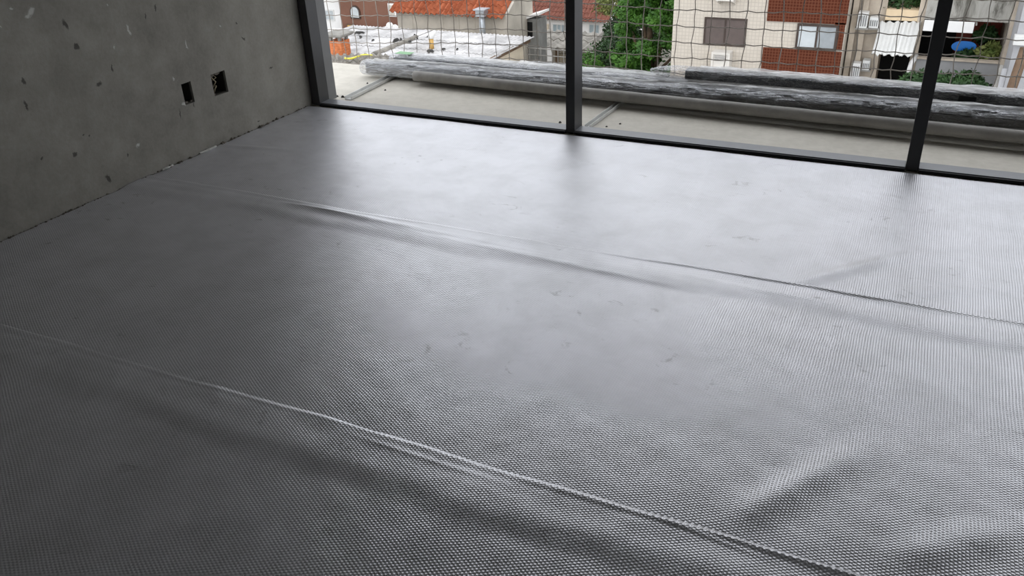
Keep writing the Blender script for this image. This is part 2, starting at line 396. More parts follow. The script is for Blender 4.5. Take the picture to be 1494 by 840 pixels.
h = holes[1]; wall_box(h, 'square open electrical box with wires, nearer the window post', [
    ((WX-.05, h[0]+.03, h[2]+.02), (WX-.018, h[0]+.045, h[2]+.07), (WX-.035, h[0]+.02, h[3]-.01), .004), ((WX-.05, h[0]+.07, h[2]+.03), (WX-.016, h[0]+.04, h[2]+.05), (WX-.035, h[0]+.03, h[2]+.008), .004),
    ((WX-.08, h[0]+.06, h[2]+.06), (WX-.02, h[0]+.055, h[2]+.09), (WX-.08, h[0]+.08, h[3]-.01), .003)], [(h[0]+.02, h[3]-.01, .018, .009), (h[0]+.06, h[3]-.008, .02, .007), (h[0]+.01, h[2]+.008, .010, .007)])

# ---------------------------------------------------------------- the foil sheets
waves = [(NR.uniform(0.18, 1.1), NR.uniform(0, math.pi), NR.uniform(0, 6.28)) for _ in range(16)]
def ground(x, y):
    z = np.zeros_like(x)
    for wl_, an, ph in waves: z += 0.00030 * wl_ ** 0.8 * np.sin(2*math.pi/wl_*(x*math.cos(an)+y*math.sin(an)) + ph)
    return 0.0045 + np.clip(z, -0.003, 0.003)
small = [(NR.uniform(0.03, 0.12), NR.uniform(0, math.pi), NR.uniform(0, 6.28)) for _ in range(14)]
def ripple(x, y):
    z = np.zeros_like(x)
    for wl_, an, ph in small: z += 0.006 * wl_ * np.sin(2*math.pi/wl_*(x*math.cos(an)+y*math.sin(an)) + ph) / 3.0
    return z
def sstep(a, b, v):
    q = np.clip((v-a)/(b-a), 0, 1); return q*q*(3-2*q)
def ridge(x, y, p0, p1, amp, w):
    dx, dy = p1[0]-p0[0], p1[1]-p0[1]; L = math.hypot(dx, dy)
    al = ((x-p0[0])*dx+(y-p0[1])*dy)/L/L; ac = (-(x-p0[0])*dy+(y-p0[1])*dx)/L
    return amp * np.exp(-(ac/w)**2) * sstep(-0.15, 0.3, al) * (1-sstep(0.55, 1.25, al))
def Pz(a, b): q = atz(a, b); return (q.x, q.y)
RIDGES = {
 'A': [(Pz(1150, 418), Pz(1340, 370), 0.011, 0.035), (Pz(320, 213), Pz(420, 220), 0.005, 0.02), (Pz(1300, 430), Pz(1480, 420), 0.006, 0.05), (Pz(520, 160), Pz(560, 230), 0.002, 0.05), (Pz(1040, 235), Pz(1000, 330), 0.002, 0.02)],
 'B': [(Pz(425, 300), Pz(690, 352), 0.0035, 0.008), (Pz(620, 345), Pz(1010, 425), 0.0025, 0.008), (Pz(960, 398), Pz(1300, 462), 0.0025, 0.008), (Pz(1075, 762), Pz(1260, 655), 0.012, 0.045), (Pz(1185, 420), Pz(1120, 560), 0.0035, 0.012), (Pz(1300, 820), Pz(1490, 770), 0.008, 0.05), (Pz(430, 300), Pz(640, 345), 0.006, 0.03), (Pz(860, 300), Pz(810, 470), 0.002, 0.02), (Pz(700, 470), Pz(650, 640), 0.002, 0.05)],
 'C': [(Pz(520, 640), Pz(720, 705), 0.0015, 0.009), (Pz(960, 760), Pz(1100, 812), 0.0018, 0.007), (Pz(560, 625), Pz(640, 655), 0.004, 0.02), (Pz(200, 690), Pz(330, 560), 0.003, 0.06), (Pz(700, 690), Pz(620, 800), 0.003, 0.05), (Pz(160, 800), Pz(420, 720), 0.0025, 0.05)],
 'D': []}
def sheet(key, ylow, yedge, ov, lip, label, over_under=True):
    x = np.arange(WX+0.006, ROOM_R-0.01, 0.0135)
    e = np.concatenate([np.arange(0, 0.06, 0.004), np.arange(0.06, yedge-ylow, 0.0135)])     # distance from the window-side edge
    X, E = np.meshgrid(x, e)
    wob = 0.006*np.sin(X*1.9+yedge*3) + 0.004*np.sin(X*5.3+1+yedge) + 0.0015*np.sin(X*17)
    Y = yedge + (wob if lip > 0 else 0*wob) - E
    Zg = ground(X, Y); Z = Zg.copy()
    if lip > 0:
        amp = lip*(0.5+0.5*np.sin(X*2.3+yedge*5)*np.sin(X*0.9+2)) * (0.3+0.7*sstep(-2.6, -1.2, X))
        ovw = ov + 0.012*np.sin(X*3.1) + 0.008*np.sin(X*7.7+1)
        up = 0.0075*(1-sstep(-0.05, 0.05, E-ovw))          # climbs over the edge of the sheet below
        Z += up*(0.50+0.50*np.clip(E/ov, 0, 1))
        Z += amp*np.exp(-((E-0.016)/0.011)**2)*np.clip(E/0.012, 0, 1)
        Z += 0.0013*np.sin(E*75+X*1.3)*np.exp(-(E/0.11)**2)*sstep(0.02, 0.05, E)*(0.5+0.5*np.sin(X*1.7+.4))
        Z -= 0.0050*(0.42+0.58*sstep(-2.1, -1.15, X))*(0.75+0.25*np.sin(X*4.1+1))*(1-sstep(0.0, 0.014+0.006*np.sin(X*2.7), E))                  # the cut edge turns down towards the window
        Z += 0.9*ripple(X*0.35, Y)*np.exp(-(E/0.16)**2)
    Z += 0.35*ripple(X, Y)
    for r in RIDGES[key]: Z += ridge(X, Y, *r)
    Z += 0.004*np.exp(-((X-WX)/0.03)**2)*(0.6+0.4*np.sin(Y*23)) + 0.5*ripple(X, Y)*np.exp(-((X-WX)/0.2)**2)
    if ylow > -2: 
        Z -= 0.003*(sstep(yedge-ylow-0.17, yedge-ylow-0.12, E))      # the rear strip is pressed flat under its neighbour
    Z = np.maximum(Z, 0.0008 + 0.0007*(lip > 0))
    ny, nx = X.shape
    V = np.stack([X, Y, Z], -1).reshape(-1, 3)
    ii, jj = np.meshgrid(np.arange(ny-1), np.arange(nx-1), indexing='ij'); b0 = (ii*nx+jj).ravel()
    F = np.stack([b0, b0+nx, b0+nx+1, b0+1], -1)
    me = bpy.data.meshes.new('foil_sheet'); me.vertices.add(len(V)); me.vertices.foreach_set('co', V.astype(np.float32).ravel())
    me.loops.add(F.size); me.loops.foreach_set('vertex_index', F.astype(np.int32).ravel())
    me.polygons.add(len(F)); me.polygons.foreach_set('loop_start', np.arange(0, F.size, 4, dtype=np.int32)); me.polygons.foreach_set('use_smooth', [True]*len(F))
    me.update(calc_edges=True); me.validate(); me.materials.append(MAT['foil'])
    o = bpy.data.objects.new('foil_sheet', me); COL.objects.link(o)
    return tag(o, label, 'insulation sheet', 'foil insulation sheets laid across the room')
sheet('A', 2.70, 4.212, 0, 0, 'silver bubble foil sheet laid along the window sill, the farthest sheet')
sheet('B', 1.36, 2.885, 0.175, 0.0055, 'silver bubble foil sheet in the middle of the floor, between two seams')
sheet('C', 0.03, 1.545, 0.180, 0.004, 'dark-looking foil sheet in the foreground, lapped over the middle sheet')

# crumbs of plaster and mortar along the foot of the wall
b = MB()
for i in range(150):
    y = random.uniform(1.7, 4.2); r = random.uniform(0.003, 0.009) * (1.3 if 3.0 < y < 3.9 else 0.8); x = WX + random.uniform(0.004, 0.012); z = 0.008
    p = [Vector((x+r*random.uniform(.5, 1), y, z)), Vector((x-r*.6, y+r, z)), Vector((x-r*.6, y-r, z)), Vector((x, y, z+r*random.uniform(.7, 1.4))), Vector((x+r*.4, y+r*1.4, z+r*.3))]
    b.add(p, [(0, 1, 2), (0, 3, 1), (1, 3, 2), (2, 3, 0), (0, 4, 1), (0, 3, 4), (3, 1, 4)])
tag(b.build('mortar_crumbs', 'mortar_dark', None, False, 'stuff'), 'dark mortar crumbs along the foot of the cement wall', 'rubble')
for (a, b_, w, lab) in [((290, 223), (316, 213), 0.009, 'longer white plaster sliver at the foot of the wall'), ((234, 247), (250, 240), 0.008, 'short white plaster sliver at the wall foot, left of the longer one')]:
    p, q = atz(*a, 0.012), atz(*b_, 0.012); mb = MB(); n = 7; top = []; bot = []
    for i in range(n):
        f = i/(n-1); w_ = w*(0.35+0.65*math.sin(math.pi*min(max(f, .12), .88)))*random.uniform(.7, 1.1); y = p.y+(q.y-p.y)*f
        top.append((WX+0.006, y, 0.010)); bot.append((WX+0.006+w_*1.6, y, 0.009))
    mb.prism(top+bot[::-1], (0, 0, 0.006))
    tag(mb.build('plaster_sliver', 'plaster_bits'), lab, 'plaster')

# ---------------------------------------------------------------- window frame: steel posts and rails, no panes set yet
wf = struct(bpy.data.objects.new('window_1', None), 'dark steel frame of a floor-to-ceiling opening, no glass set'); COL.objects.link(wf)
wf.location = (-0.8, WINY, 0)
POSTS = [(-1.735, -1.682), (0.027, 0.085), (1.79, 1.845), (3.235, 3.295)]
for x0, x1 in POSTS: MB().bbox(x0, x1, WINY-0.004, WINY+0.112, 0.004, 2.30, 0.0015).build('post', 'frame_steel', wf)
MB().bbox(WX+0.006, -3.433, WINY-0.012, WINY+0.088, 0.004, 2.30, 0.0015).build('jamb_post', 'frame_steel', wf)
MB().bbox(WX+0.004, -3.436, WINY+0.090, WINY+0.175, 0.004, 2.30, 0.0015).build('outer_jamb', 'jamb_grey', wf, label='lighter grey outer jamb')
xs = [-3.433] + [v for p in POSTS for v in p]
for i in range(0, len(xs)-1, 2):
    r = MB().bbox(xs[i]+0.001, xs[i+1]-0.001, WINY-0.006, WINY+0.088, 0.002, 0.020, 0.001).build('sill_rail', 'sill_steel', wf)
    MB().box(xs[i]+0.001, xs[i+1]-0.001, WINY-0.020, WINY-0.0065, 0.002, 0.016).build('gasket', 'black_plastic', r)
    MB().bbox(xs[i]+0.001, xs[i+1]-0.001, WINY-0.004, WINY+0.112, 2.22, 2.30, 0.001).build('head_rail', 'frame_steel', wf)
struct(MB().box(WX, ROOM_R, WINY-0.004, WINY+0.15, 2.301, CEIL).build('trim_1', 'ceiling_cement'), 'cement lintel above the window frame')

# ================================================================== THE BALCONY
struct(MB().box(-5.2, 5.0, 4.215, 5.27, -0.22, -0.004).build('balcony_floor', 'balcony_cement'), 'pale cement balcony slab outside the steel frame')
def batten(a, b_, w, hgt, lab, zz=-0.002):
    p, q = atz(*a, 0), atz(*b_, 0); d = (q-p).normalized(); n = Vector((-d.y, d.x, 0))*w/2; up = Vector((0, 0, hgt)); th = 0.002
    p.z = q.z = zz; mb = MB()       # a channel profile: base and two flanges
    mb.hexa([p-n, q-n, q+n, p+n], [v+Vector((0, 0, th)) for v in (p-n, q-n, q+n, p+n)])
    for s in (-1, 1):
        n0, n1 = n*s, n*s*0.86
        mb.hexa([p+n0, q+n0, q+n1, p+n1] if s < 0 else [p+n1, q+n1, q+n0, p+n0], [v+up for v in ([p+n0, q+n0, q+n1, p+n1] if s < 0 else [p+n1, q+n1, q+n0, p+n0])])
    tag(mb.build('aluminium_batten', 'batten_alu'), lab, 'batten', 'battens under the wrapped bundles')
batten((857, 187), (925, 137), 0.032, 0.022, 'thin aluminium channel lying on the balcony right of the middle post')
batten((508, 145), (590, 104), 0.050, 0.022, 'wider aluminium channel lying on the balcony by the left jamb')
for i, (px, py, r) in enumerate([(817, 178, .012), (885, 184, .008), (905, 180, .008), (492, 140, .012), (500, 141, .016), (536, 121, .010), (562, 131, .010)]):
    p = atz(px, py); mb = MB(); n = 6
    ring = [Vector((p.x+r*math.cos(6.28*k/n)*random.uniform(.6, 1.2), p.y+r*math.sin(6.28*k/n)*random.uniform(.6, 1.2), -0.004)) for k in range(n)]
    top = [Vector((p.x+(v.x-p.x)*.5, p.y+(v.y-p.y)*.5, r*.7-.004)) for v in ring]
    mb.add(ring+top, [tuple(range(n))[::-1], tuple(range(n, 2*n))]+[(k, (k+1) % n, n+(k+1) % n, n+k) for k in range(n)])
    tag(mb.build('cement_crumb', 'debris_dark'), ['dark crumb on the balcony just left of the middle post', 'dark crumb right of the middle post, nearest the sill', 'dark crumb right of the middle post, the farther one', 'dark crumb touching the foot of the left jamb', 'larger dark crumb beside the wider channel by the left jamb', 'dark crumb behind the wider aluminium channel', 'dark crumb right of the wider aluminium channel'][i], 'rubble', 'crumbs on the balcony floor')

# long bundles of profiles wrapped in clear film
def wave_tube(name, mat, parent, path, ry, rz, n=20, seg=150, lump=0.05, fq=1.0, taper0=0.0, sq=2.4):
    """wrinkled closed tube of superelliptic section along path(f)->(x,y,z)"""
    b = MB(); vs = []; fs = []
    ph = [random.uniform(0, 6.28) for _ in range(8)]
    for i in range(seg+1):
        f = i/seg; c = Vector(path(f)); s = 1.0
        L = (Vector(path(f))-Vector(path(0))).length
        if taper0 > 0 and L < taper0: s = max(0.30, math.sqrt(max(0, 1-(1-L/taper0)**2)))
        for k in range(n):
            a = 2*math.pi*k/n; ca, sa = math.cos(a), math.sin(a)
            u = math.copysign(abs(ca)**(2/sq), ca); w = math.copysign(abs(sa)**(2/sq), sa)
            g = 1+lump*(math.sin(L*fq*9+a*2+ph[0])+0.7*math.sin(L*fq*23-a*3+ph[1])+0.6*math.sin(L*fq*41+a*5+ph[2])+0.4*math.sin(L*fq*77-a*4+ph[3]))*0.5
            vs.append(c+Vector((0, u*ry*s*g, w*rz*s*g)))
    for i in range(seg):
        for k in range(n): fs.append((i*n+k, (i+1)*n+k, (i+1)*n+(k+1) % n, i*n+(k+1) % n))
    fs += [tuple(range(n)), tuple(range(seg*n, seg*n+n))[::-1]]
    b.add(vs, fs); return b.build(name, mat, parent, True)
def bar(parent, path, y0, y1, z0, z1, mat='anodised', seg=24, name='profile'):
    b = MB(); vs = []
    for i in range(seg+1):
        c = Vector(path(i/seg))
        for (yy, zz) in ((y0, z0), (y1, z0), (y1, z1), (y0, z1)): vs.append(c+Vector((0, yy, zz)))
    fs = [(3, 2, 1, 0), tuple(range(seg*4, seg*4+4))]
    for i in range(seg):
        for k in range(4): fs.append((i*4+k, i*4+(k+1) % 4, i*4+4+(k+1) % 4, i*4+4+k))
    b.add(vs, fs); return b.build(name, mat, parent)
XE = 2.3
def lin(a, b_): return lambda f: tuple(a[i]+(b_[i]-a[i])*f for i in range(3))
# front bundle
fb = thing('wrapped_profile_bundle', 'round bundle of metal profiles in clear film, at the front on the balcony', 'bundle', (-3.6, 4.98, 0.02), 'wrapped bundles on the balcony')
pf = lambda f: (-3.63+(XE+3.63)*f, 5.005-0.19*f, 0.060+0.086*f+0.003*math.sin(f*14))
pcore = lambda f: pf(0.012+f*0.985)
for (y0, y1, z0, z1, mt) in [(-.045, .0, -.032, .006, 'profile_grey'), (.003, .045, -.035, .008, 'anodised'), (-.040, .004, .009, .042, 'anodised'), (.007, .042, .011, .040, 'profile_grey'), (-.028, .03, -.046, -.036, 'aluminium')]:
    bar(fb, pcore, y0, y1, z0, z1, mt)
wave_tube('film_wrap', 'film', fb, pf, 0.058, 0.054, n=24, seg=260, lump=0.07, fq=1.4, taper0=0.05)
# rear bundle
rb = thing('wrapped_profile_bundle', 'flat dark bundle in clear film with a green label, behind the round bundle', 'bundle', (-3.4, 5.10, 0.0), 'wrapped bundles on the balcony')
pr = lambda f: (-3.46+(XE+3.46)*f, 5.130-0.125*f, 0.070)
pc = lambda f: pr(0.012+f*0.985)
bar(rb, pc, -.050, -.002, -.056, .030); bar(rb, pc, .002, .050, -.056, .030); bar(rb, pc, -.052, .052, .032, .058); bar(rb, pc, -.05, .05, -.070, -.058, 'aluminium')
wave_tube('film_wrap', 'film', rb, pr, 0.060, 0.072, n=20, seg=200, lump=0.025, fq=1.0, taper0=0.04, sq=4.0)
g0 = atz(566, 83, 0.155); MB().box(-3.38, -3.26, 5.08, 5.15, 0.1515, 0.1535).build('label', 'green_label', rb, label='pale green paper label')
# upper bundle lying on the rear one, beginning right of the middle post
ub = thing('wrapped_profile_bundle', 'upper dark profile bundle in cloudy film, starting right of the middle post', 'bundle', (-1.5, 5.08, 0.142), 'wrapped bundles on the balcony')
pu = lambda f: (-1.50+(XE+1.50)*f, 5.080-0.075*f, 0.178-0.004*(1-min(1, f*6)))
pcu = lambda f: pu(0.06+f*0.93)
bar(ub, pcu, -.046, .0, -.026, .026); bar(ub, pcu, .004, .046, -.026, .026)
wave_tube('film_wrap', 'film', ub, pu, 0.054, 0.036, n=20, seg=160, lump=0.03, fq=1.2, taper0=0.22, sq=4.0)
q = aty(1411, 145, 4.985); MB().bbox(q.x-.042, q.x+.042, 4.982, 4.987, q.z-.017, q.z+.017, .002).build('label', 'black_label', ub, label='black rectangular label on the film')
def film_fold(parent, path, f0, f1, w0, w1, dz, seg=160):
    b = MB(); vs = []; fs = []; nk = 6; ph = [random.uniform(0, 6.28) for _ in range(6)]
    for i in range(seg+1):
        f = f0+(f1-f0)*i/seg; c = Vector(path(f)); L = c.x
        ya = w0+0.010*math.sin(L*7+ph[0])+0.006*math.sin(L*19+ph[1]); yb = w1+0.008*math.sin(L*6+ph[2])
        for k_ in range(nk):
            y = ya+(yb-ya)*k_/(nk-1); z = dz+0.0035*(1+math.sin(L*33+k_*1.9+ph[3]))*abs(math.sin(L*5.1+k_+ph[4]))-(0.010 if k_ == 0 else 0)
            vs.append(c+Vector((0, y, z)))
    for i in range(seg):
        for k_ in range(nk-1): fs.append((i*nk+k_, (i+1)*nk+k_, (i+1)*nk+k_+1, i*nk+k_+1))
    b.add(vs, fs); b.build('film_fold', 'film_cloudy', parent, True, label='loose cloudy fold of film on top')
film_fold(rb, pr, 0.03, 0.36, -0.030, 0.055, 0.074)
film_fold(ub, pu, 0.08, 0.98, -0.040, 0.050, 0.039)
film_fold(fb, pf, 0.02, 0.97, -0.006, 0.022, 0.058)
# lower grey pipe in front
lp = thing('grey_pipe', 'long dusty grey pipe lying lowest and nearest under the bundles', 'pipe', (-3.0, 4.85, 0), 'wrapped bundles on the balcony')
plp = lambda f: (-3.12+(XE+3.12)*f, 4.905-0.24*f, 0.058+0.012*min(1, f*1.5))
wave_tube('pipe_body', 'grey_pipe', lp, plp, 0.034, 0.034, n=18, seg=120, lump=0.025, fq=0.8, sq=2.0)

# ---------------------------------------------------------------- safety net at the balcony edge
NY = 5.32
net = thing('safety_net', 'knotted beige safety net stretched along the balcony edge', 'net', (-1.5, NY, 0))
def zoff(x):        # the rows sag a little, as measured along one row
    return float(np.interp(x, [-5.2, -4.16, -3.54, -2.7, -2.18, -1.44, -0.38, 0.5, 5], [-0.10, -0.085, -0.05, -0.005, -0.002, -0.018, 0.0, 0.01, 0.0]))
nxs = 90; cols = [-5.05+0.1068*i for i in range(nxs)]; rows = [0.02+0.0995*j for j in range(24)]
K = {}
for i, x in enumerate(cols):
    for j, z in enumerate(rows):
        stg = 0.010*(1 if (i+j) % 2 else -1)*0.45
        K[i, j] = Vector((x+stg+random.uniform(-.006, .006)+0.012*math.sin(j*.7+i*.3)*.5, NY+random.uniform(-.006, .006), max(-0.01, z+zoff(x)*(1 if j < 20 else .3)+random.uniform(-.005, .005))))
R_ = 0.0030
for i in range(nxs):
    pts = []
    for j in range(24):
        pts.append(K[i, j])
        if j < 23: pts.append((K[i, j]+K[i, j+1])/2+Vector((random.uniform(-.004, .004), 0, 0)))
    MB().tube(pts, R_, 4).build('vertical_cord', 'net_cord', net, True)
for j in range(24):
    pts = []
    for i in range(nxs):
        pts.append(K[i, j])
        if i < nxs-1: pts.append((K[i, j]+K[i+1, j])/2+Vector((0, 0, -0.006)))
    MB().tube(pts, R_, 4).build('horizontal_cord', 'net_cord', net, True)
kb = MB()
for kk, p in K.items():
    if kk[1] < 9: r = 0.0062; kb.add([p+Vector(v)*r for v in ((1, 0, 0), (-1, 0, 0), (0, 1, 0), (0, -1, 0), (0, 0, 1), (0, 0, -1))], [(0, 2, 4), (2, 1, 4), (1, 3, 4), (3, 0, 4), (2, 0, 5), (1, 2, 5), (3, 1, 5), (0, 3, 5)])
kb.build('knots', 'net_cord', net, True, 'stuff')

# ================================================================== BEYOND: ground, houses, tree, blocks of flats
GZ = -11.5
struct(MB().box(-70, 40, 8, 110, GZ-0.5, GZ).build('ground', 'yard'), 'dull yard ground far below')

def corrugated(parent, p0, p1, p2, p3, period, amp, ncols, nrows, mat, thick=0.02, seam=0.02, name='roof_sheet', rough_edge=0.0):
    """roof quad p0 p1 (lower edge, left to right) p3 p2 (upper edge); corrugated sheets laid in ncols x nrows"""
    p0, p1, p2, p3 = map(Vector, (p0, p1, p2, p3)); up = (p1-p0).cross(p3-p0).normalized()
    if up.z < 0: up = -up
    W = (p1-p0).length
    for r in range(nrows):
        for cidx in range(ncols):
            u0, u1 = cidx/ncols, (cidx+1)/ncols; v0, v1 = max(0, r/nrows-0.03), (r+1)/nrows
            jz = random.uniform(0, 0.012)
            n = max(2, int((u1-u0)*W/period*4)); vs = []; fs = []
            for i in range(n+1):
                u = u0+(u1-u0)*i/n; hgt = amp*math.sin(2*math.pi*u*W/period)
                for (v, dz) in ((v0-random.uniform(0, rough_edge), 0.03+jz), (v1, 0.0+jz)):
                    q = (p0*(1-u)+p1*u)*(1-v)+(p3*(1-u)+p2*u)*v + up*(hgt+dz)
                    vs.append(q); vs.append(q-up*thick)
            for i in range(n):
                a = i*4; fs += [(a, a+4, a+6, a+2), (a+1, a+3, a+7, a+5), (a, a+1, a+5, a+4), (a+2, a+6, a+7, a+3)]
            fs += [(0, 2, 3, 1), (n*4, n*4+1, n*4+3, n*4+2)]
            MB().add(vs, fs).build(name, mat, parent, False)
def wall_win(parent, x0, x1, z0, z1, Y, frame='frame_brown', panes=2, pane='pane_grey', fw=0.05, proud=0.03, mull=True, name='window'):
    """a framed window set on a wall at Y facing the camera: window > frame bars, panes"""
    w = MB(); w.box(x0, x1, Y-proud, Y+0.02, z0, z0+fw); w.box(x0, x1, Y-proud, Y+0.02, z1-fw, z1)
    w.box(x0, x0+fw, Y-proud, Y+0.02, z0+fw, z1-fw); w.box(x1-fw, x1, Y-proud, Y+0.02, z0+fw, z1-fw)
    iw = (x1-x0-2*fw)
    for i in range(1, panes): xm = x0+fw+iw*i/panes; w.box(xm-fw*.45, xm+fw*.45, Y-proud, Y+0.02, z0+fw, z1-fw)
    wo = w.build(name, frame, parent)
    for i in range(panes):
        a = x0+fw+iw*i/panes+(fw*.45 if i else 0); b_ = x0+fw+iw*(i+1)/panes-(fw*.45 if i < panes-1 else 0)
        MB().box(a, b_, Y-0.012, Y+0.01, z0+fw, z1-fw).build('pane', pane if isinstance(pane, str) else pane[i], wo)
    return wo
def prect(x0, y0, x1, y1, Y):
    """pixel rectangle on the plane Y -> (X0, X1, Z0, Z1)"""
    xm, ym = (x0+x1)/2, (y0+y1)/2
    return aty(x0, ym, Y).x, aty(x1, ym, Y).x, aty(xm, y1, Y).z, aty(xm, y0, Y).z

# --- low house with the white sheet roof, nearest on the left
RZ = -5.5
lh = thing('low_house', 'low house with a dirty white sheet roof, nearest beyond the net', 'house', (-17.5, 27.5, GZ))
MB().box(-21.6, -13.95, 26.3, 30.0, GZ, RZ-0.12).build('wall', 'cream_wall', lh)
MB().box(-13.90, -13.78, 26.1, 30.2, RZ-0.16, RZ-0.02).build('barge_board', 'timber', lh)
corrugated(lh, (-18.2, 26.0, RZ-.05), (-13.7, 26.0, RZ-.05), (-13.7, 30.4, RZ), (-18.2, 30.4, RZ), 0.17, 0.022, 6, 3, 'fibre_cement', rough_edge=0.02)
corrugated(lh, (-22.2, 26.0, RZ-.12), (-18.25, 26.0, RZ-.05), (-18.25, 30.4, RZ), (-22.2, 30.4, RZ), 0.17, 0.022, 5, 3, 'fibre_cement', rough_edge=0.03)
for i in range(6):   # ridge caps between the two slopes
    y0 = 26.0+i*0.5
    MB().tube([(-18.22, y0, RZ-.02), (-18.22, y0+.54, RZ+.0)], [.13, .11], 8).build('ridge_cap', 'old_fibre', lh, True)
# a lower weathered lean-to in front of it
lt = thing('lean_to', 'weathered brown-grey lean-to roof at the left below the white roof', 'shed', (-19.5, 24.0, GZ))
MB().box(-19.6, -16.2, 23.6, 24.9, GZ, -5.75).build('wall', 'shed_grey', lt)
corrugated(lt, atz(474, 99, -5.42), atz(585, 100, -5.42), atz(562, 79, -5.36), atz(480, 80, -5.36), 0.34, 0.07, 6, 2, 'old_fibre', thick=0.03, rough_edge=0.05)
pts = []
for i in range(14):
    f = i/13; q = atz(503+f*40, 85-f*5+1.5*math.sin(f*7), -5.24); pts.append(q)
tag(MB().tube(pts, 0.035, 6).build('garden_hose', 'yellow', None, True), 'yellow hose lying on the weathered lean-to roof', 'hose')
# chimney
p = atz(497, 80, RZ); ch = thing('brick_chimney', 'small orange brick chimney with a grey cap on the white roof', 'chimney', (p.x, p.y, RZ))
bw, bh = 0.062, 0.085
for r in range(6):
    for s in range(4):
        for kx in range(3):
            L = 0.56/3; a = -0.28+kx*L+(0.5*L if r % 2 else 0)
            a0, a1 = max(-0.28, a+.006), min(0.28, a+L-.006)
            if a1-a0 < .02: continue
            z0 = RZ+0.02+r*0.09; 
            bx = (a0, a1, -0.28, -0.20) if s == 0 else (a0, a1, 0.20, 0.28) if s == 1 else (-0.28, -0.20, max(a0, -.195), min(a1, .195)) if s == 2 else (0.20, 0.28, max(a0, -.195), min(a1, .195))
            MB().box(p.x+bx[0], p.x+bx[1], p.y+bx[2], p.y+bx[3], z0, z0+0.08).build('brick', 'brick', ch)
MB().box(p.x-.265, p.x+.265, p.y-.265, p.y+.265, RZ-0.05, RZ+0.545).build('core', 'brick', ch)
for sx in (-1, 1):
    for sy in (-1, 1): MB().box(p.x+sx*.2-.05, p.x+sx*.2+.05, p.y+sy*.2-.05, p.y+sy*.2+.05, RZ+.545, RZ+.70).build('cap_post', 'cap_grey', ch)
mb = MB()
for (r0, z0) in ((.36, .70), (.40, .74), (.40, .80), (.26, .86)): mb.v += [(p.x+sx*r0*1.05, p.y+sy*r0, RZ+z0) for sx, sy in ((-1, -1), (1, -1), (1, 1), (-1, 1))]
mb.f = [(3, 2, 1, 0), (12, 13, 14, 15)]+[(j*4+k, j*4+(k+1) % 4, j*4+4+(k+1) % 4, j*4+4+k) for j in range(3) for k in range(4)]
mb.build('cap', 'cap_grey', ch)
# stub of orange vent pipe with a pale elbow, bits of rubbish
p = atz(630, 71, RZ); vp = thing('vent_pipe', 'short ochre vent pipe with pale top on the white roof', 'vent pipe', (p.x, p.y, RZ))
MB().tube([p, p+Vector((0, 0, .38))], .09, 10).build('pipe', 'ochre', vp, True); MB().tube([p+Vector((0, 0, .38)), p+Vector((0, 0, .48)), p+Vector((.18, 0, .62))], [.12, .12, .08], 10).build('cowl', 'white_paint', vp, True)
SCR = ['dark scrap on the white roof, farthest back behind the chimney cap', 'dark scrap on the white roof, just right of the chimney cap', 'tiny dark scrap midway between chimney and ridge caps',
 'largest dark scrap, at the far end of the ridge caps', 'dark scrap just right of the largest scrap', 'dark scrap just behind the vent pipe', 'tiny dark scrap left of the vent pipe, farther back',
 'dark scrap at the foot of the vent pipe', 'small dark scrap right of the vent pipe', 'small dark scrap farthest right on the white roof', 'dark scrap beside the largest one at the ridge caps', 'tiny dark scrap between the ridge caps and the vent pipe']
for i, (px, py, r) in enumerate([(524, 48, .34), (526, 54, .20), (544, 59, .12), (578, 59, .40), (598, 61, .22), (625, 54, .24), (605, 51, .10), (628, 75, .28), (647, 72, .16), (667, 72, .12), (585, 58, .24), (609, 56, .12)]):
    p = atz(px, py, RZ+0.03); mb = MB(); n = 6; an = random.uniform(0, 3)
    ring = []
    for kk in range(n):
        w = 6.283*kk/n; u, v = r*math.cos(w)*random.uniform(.6, 1.1)*.8, r*.3*math.sin(w)*random.uniform(.7, 1.1)
        ring.append(Vector((p.x+u*math.cos(an)-v*math.sin(an), p.y+u*math.sin(an)+v*math.cos(an), RZ+.02)))
    top = [Vector((p.x+(v.x-p.x)*.6, p.y+(v.y-p.y)*.6, RZ+.06+r*random.uniform(.05, .18))) for v in ring]
    mb.add(ring+top, [tuple(range(n))[::-1], tuple(range(n, 2*n))]+[(k_, (k_+1) % n, n+(k_+1) % n, n+k_) for k_ in range(n)])
    tag(mb.build('roof_rubbish', 'debris_dark'), SCR[i], 'scrap', 'scraps on the white roof')
# small cream gable beside the verge
cg = thing('cream_annex', 'small cream annex with pale slab roof under the verge', 'house', (-12.9, 27.3, GZ))
MB().box(-13.72, -12.7, 26.0, 29.2, GZ, -6.35).build('wall', 'cream_wall', cg)
MB().hexa([(-13.74, 25.9, -6.2), (-12.5, 25.9, -6.45), (-12.5, 29.3, -6.45), (-13.74, 29.3, -6.2)], [(-13.74, 25.9, -6.12), (-12.5, 25.9, -6.37), (-12.5, 29.3, -6.37), (-13.74, 29.3, -6.12)]).build('roof_slab', 'white_paint', cg)

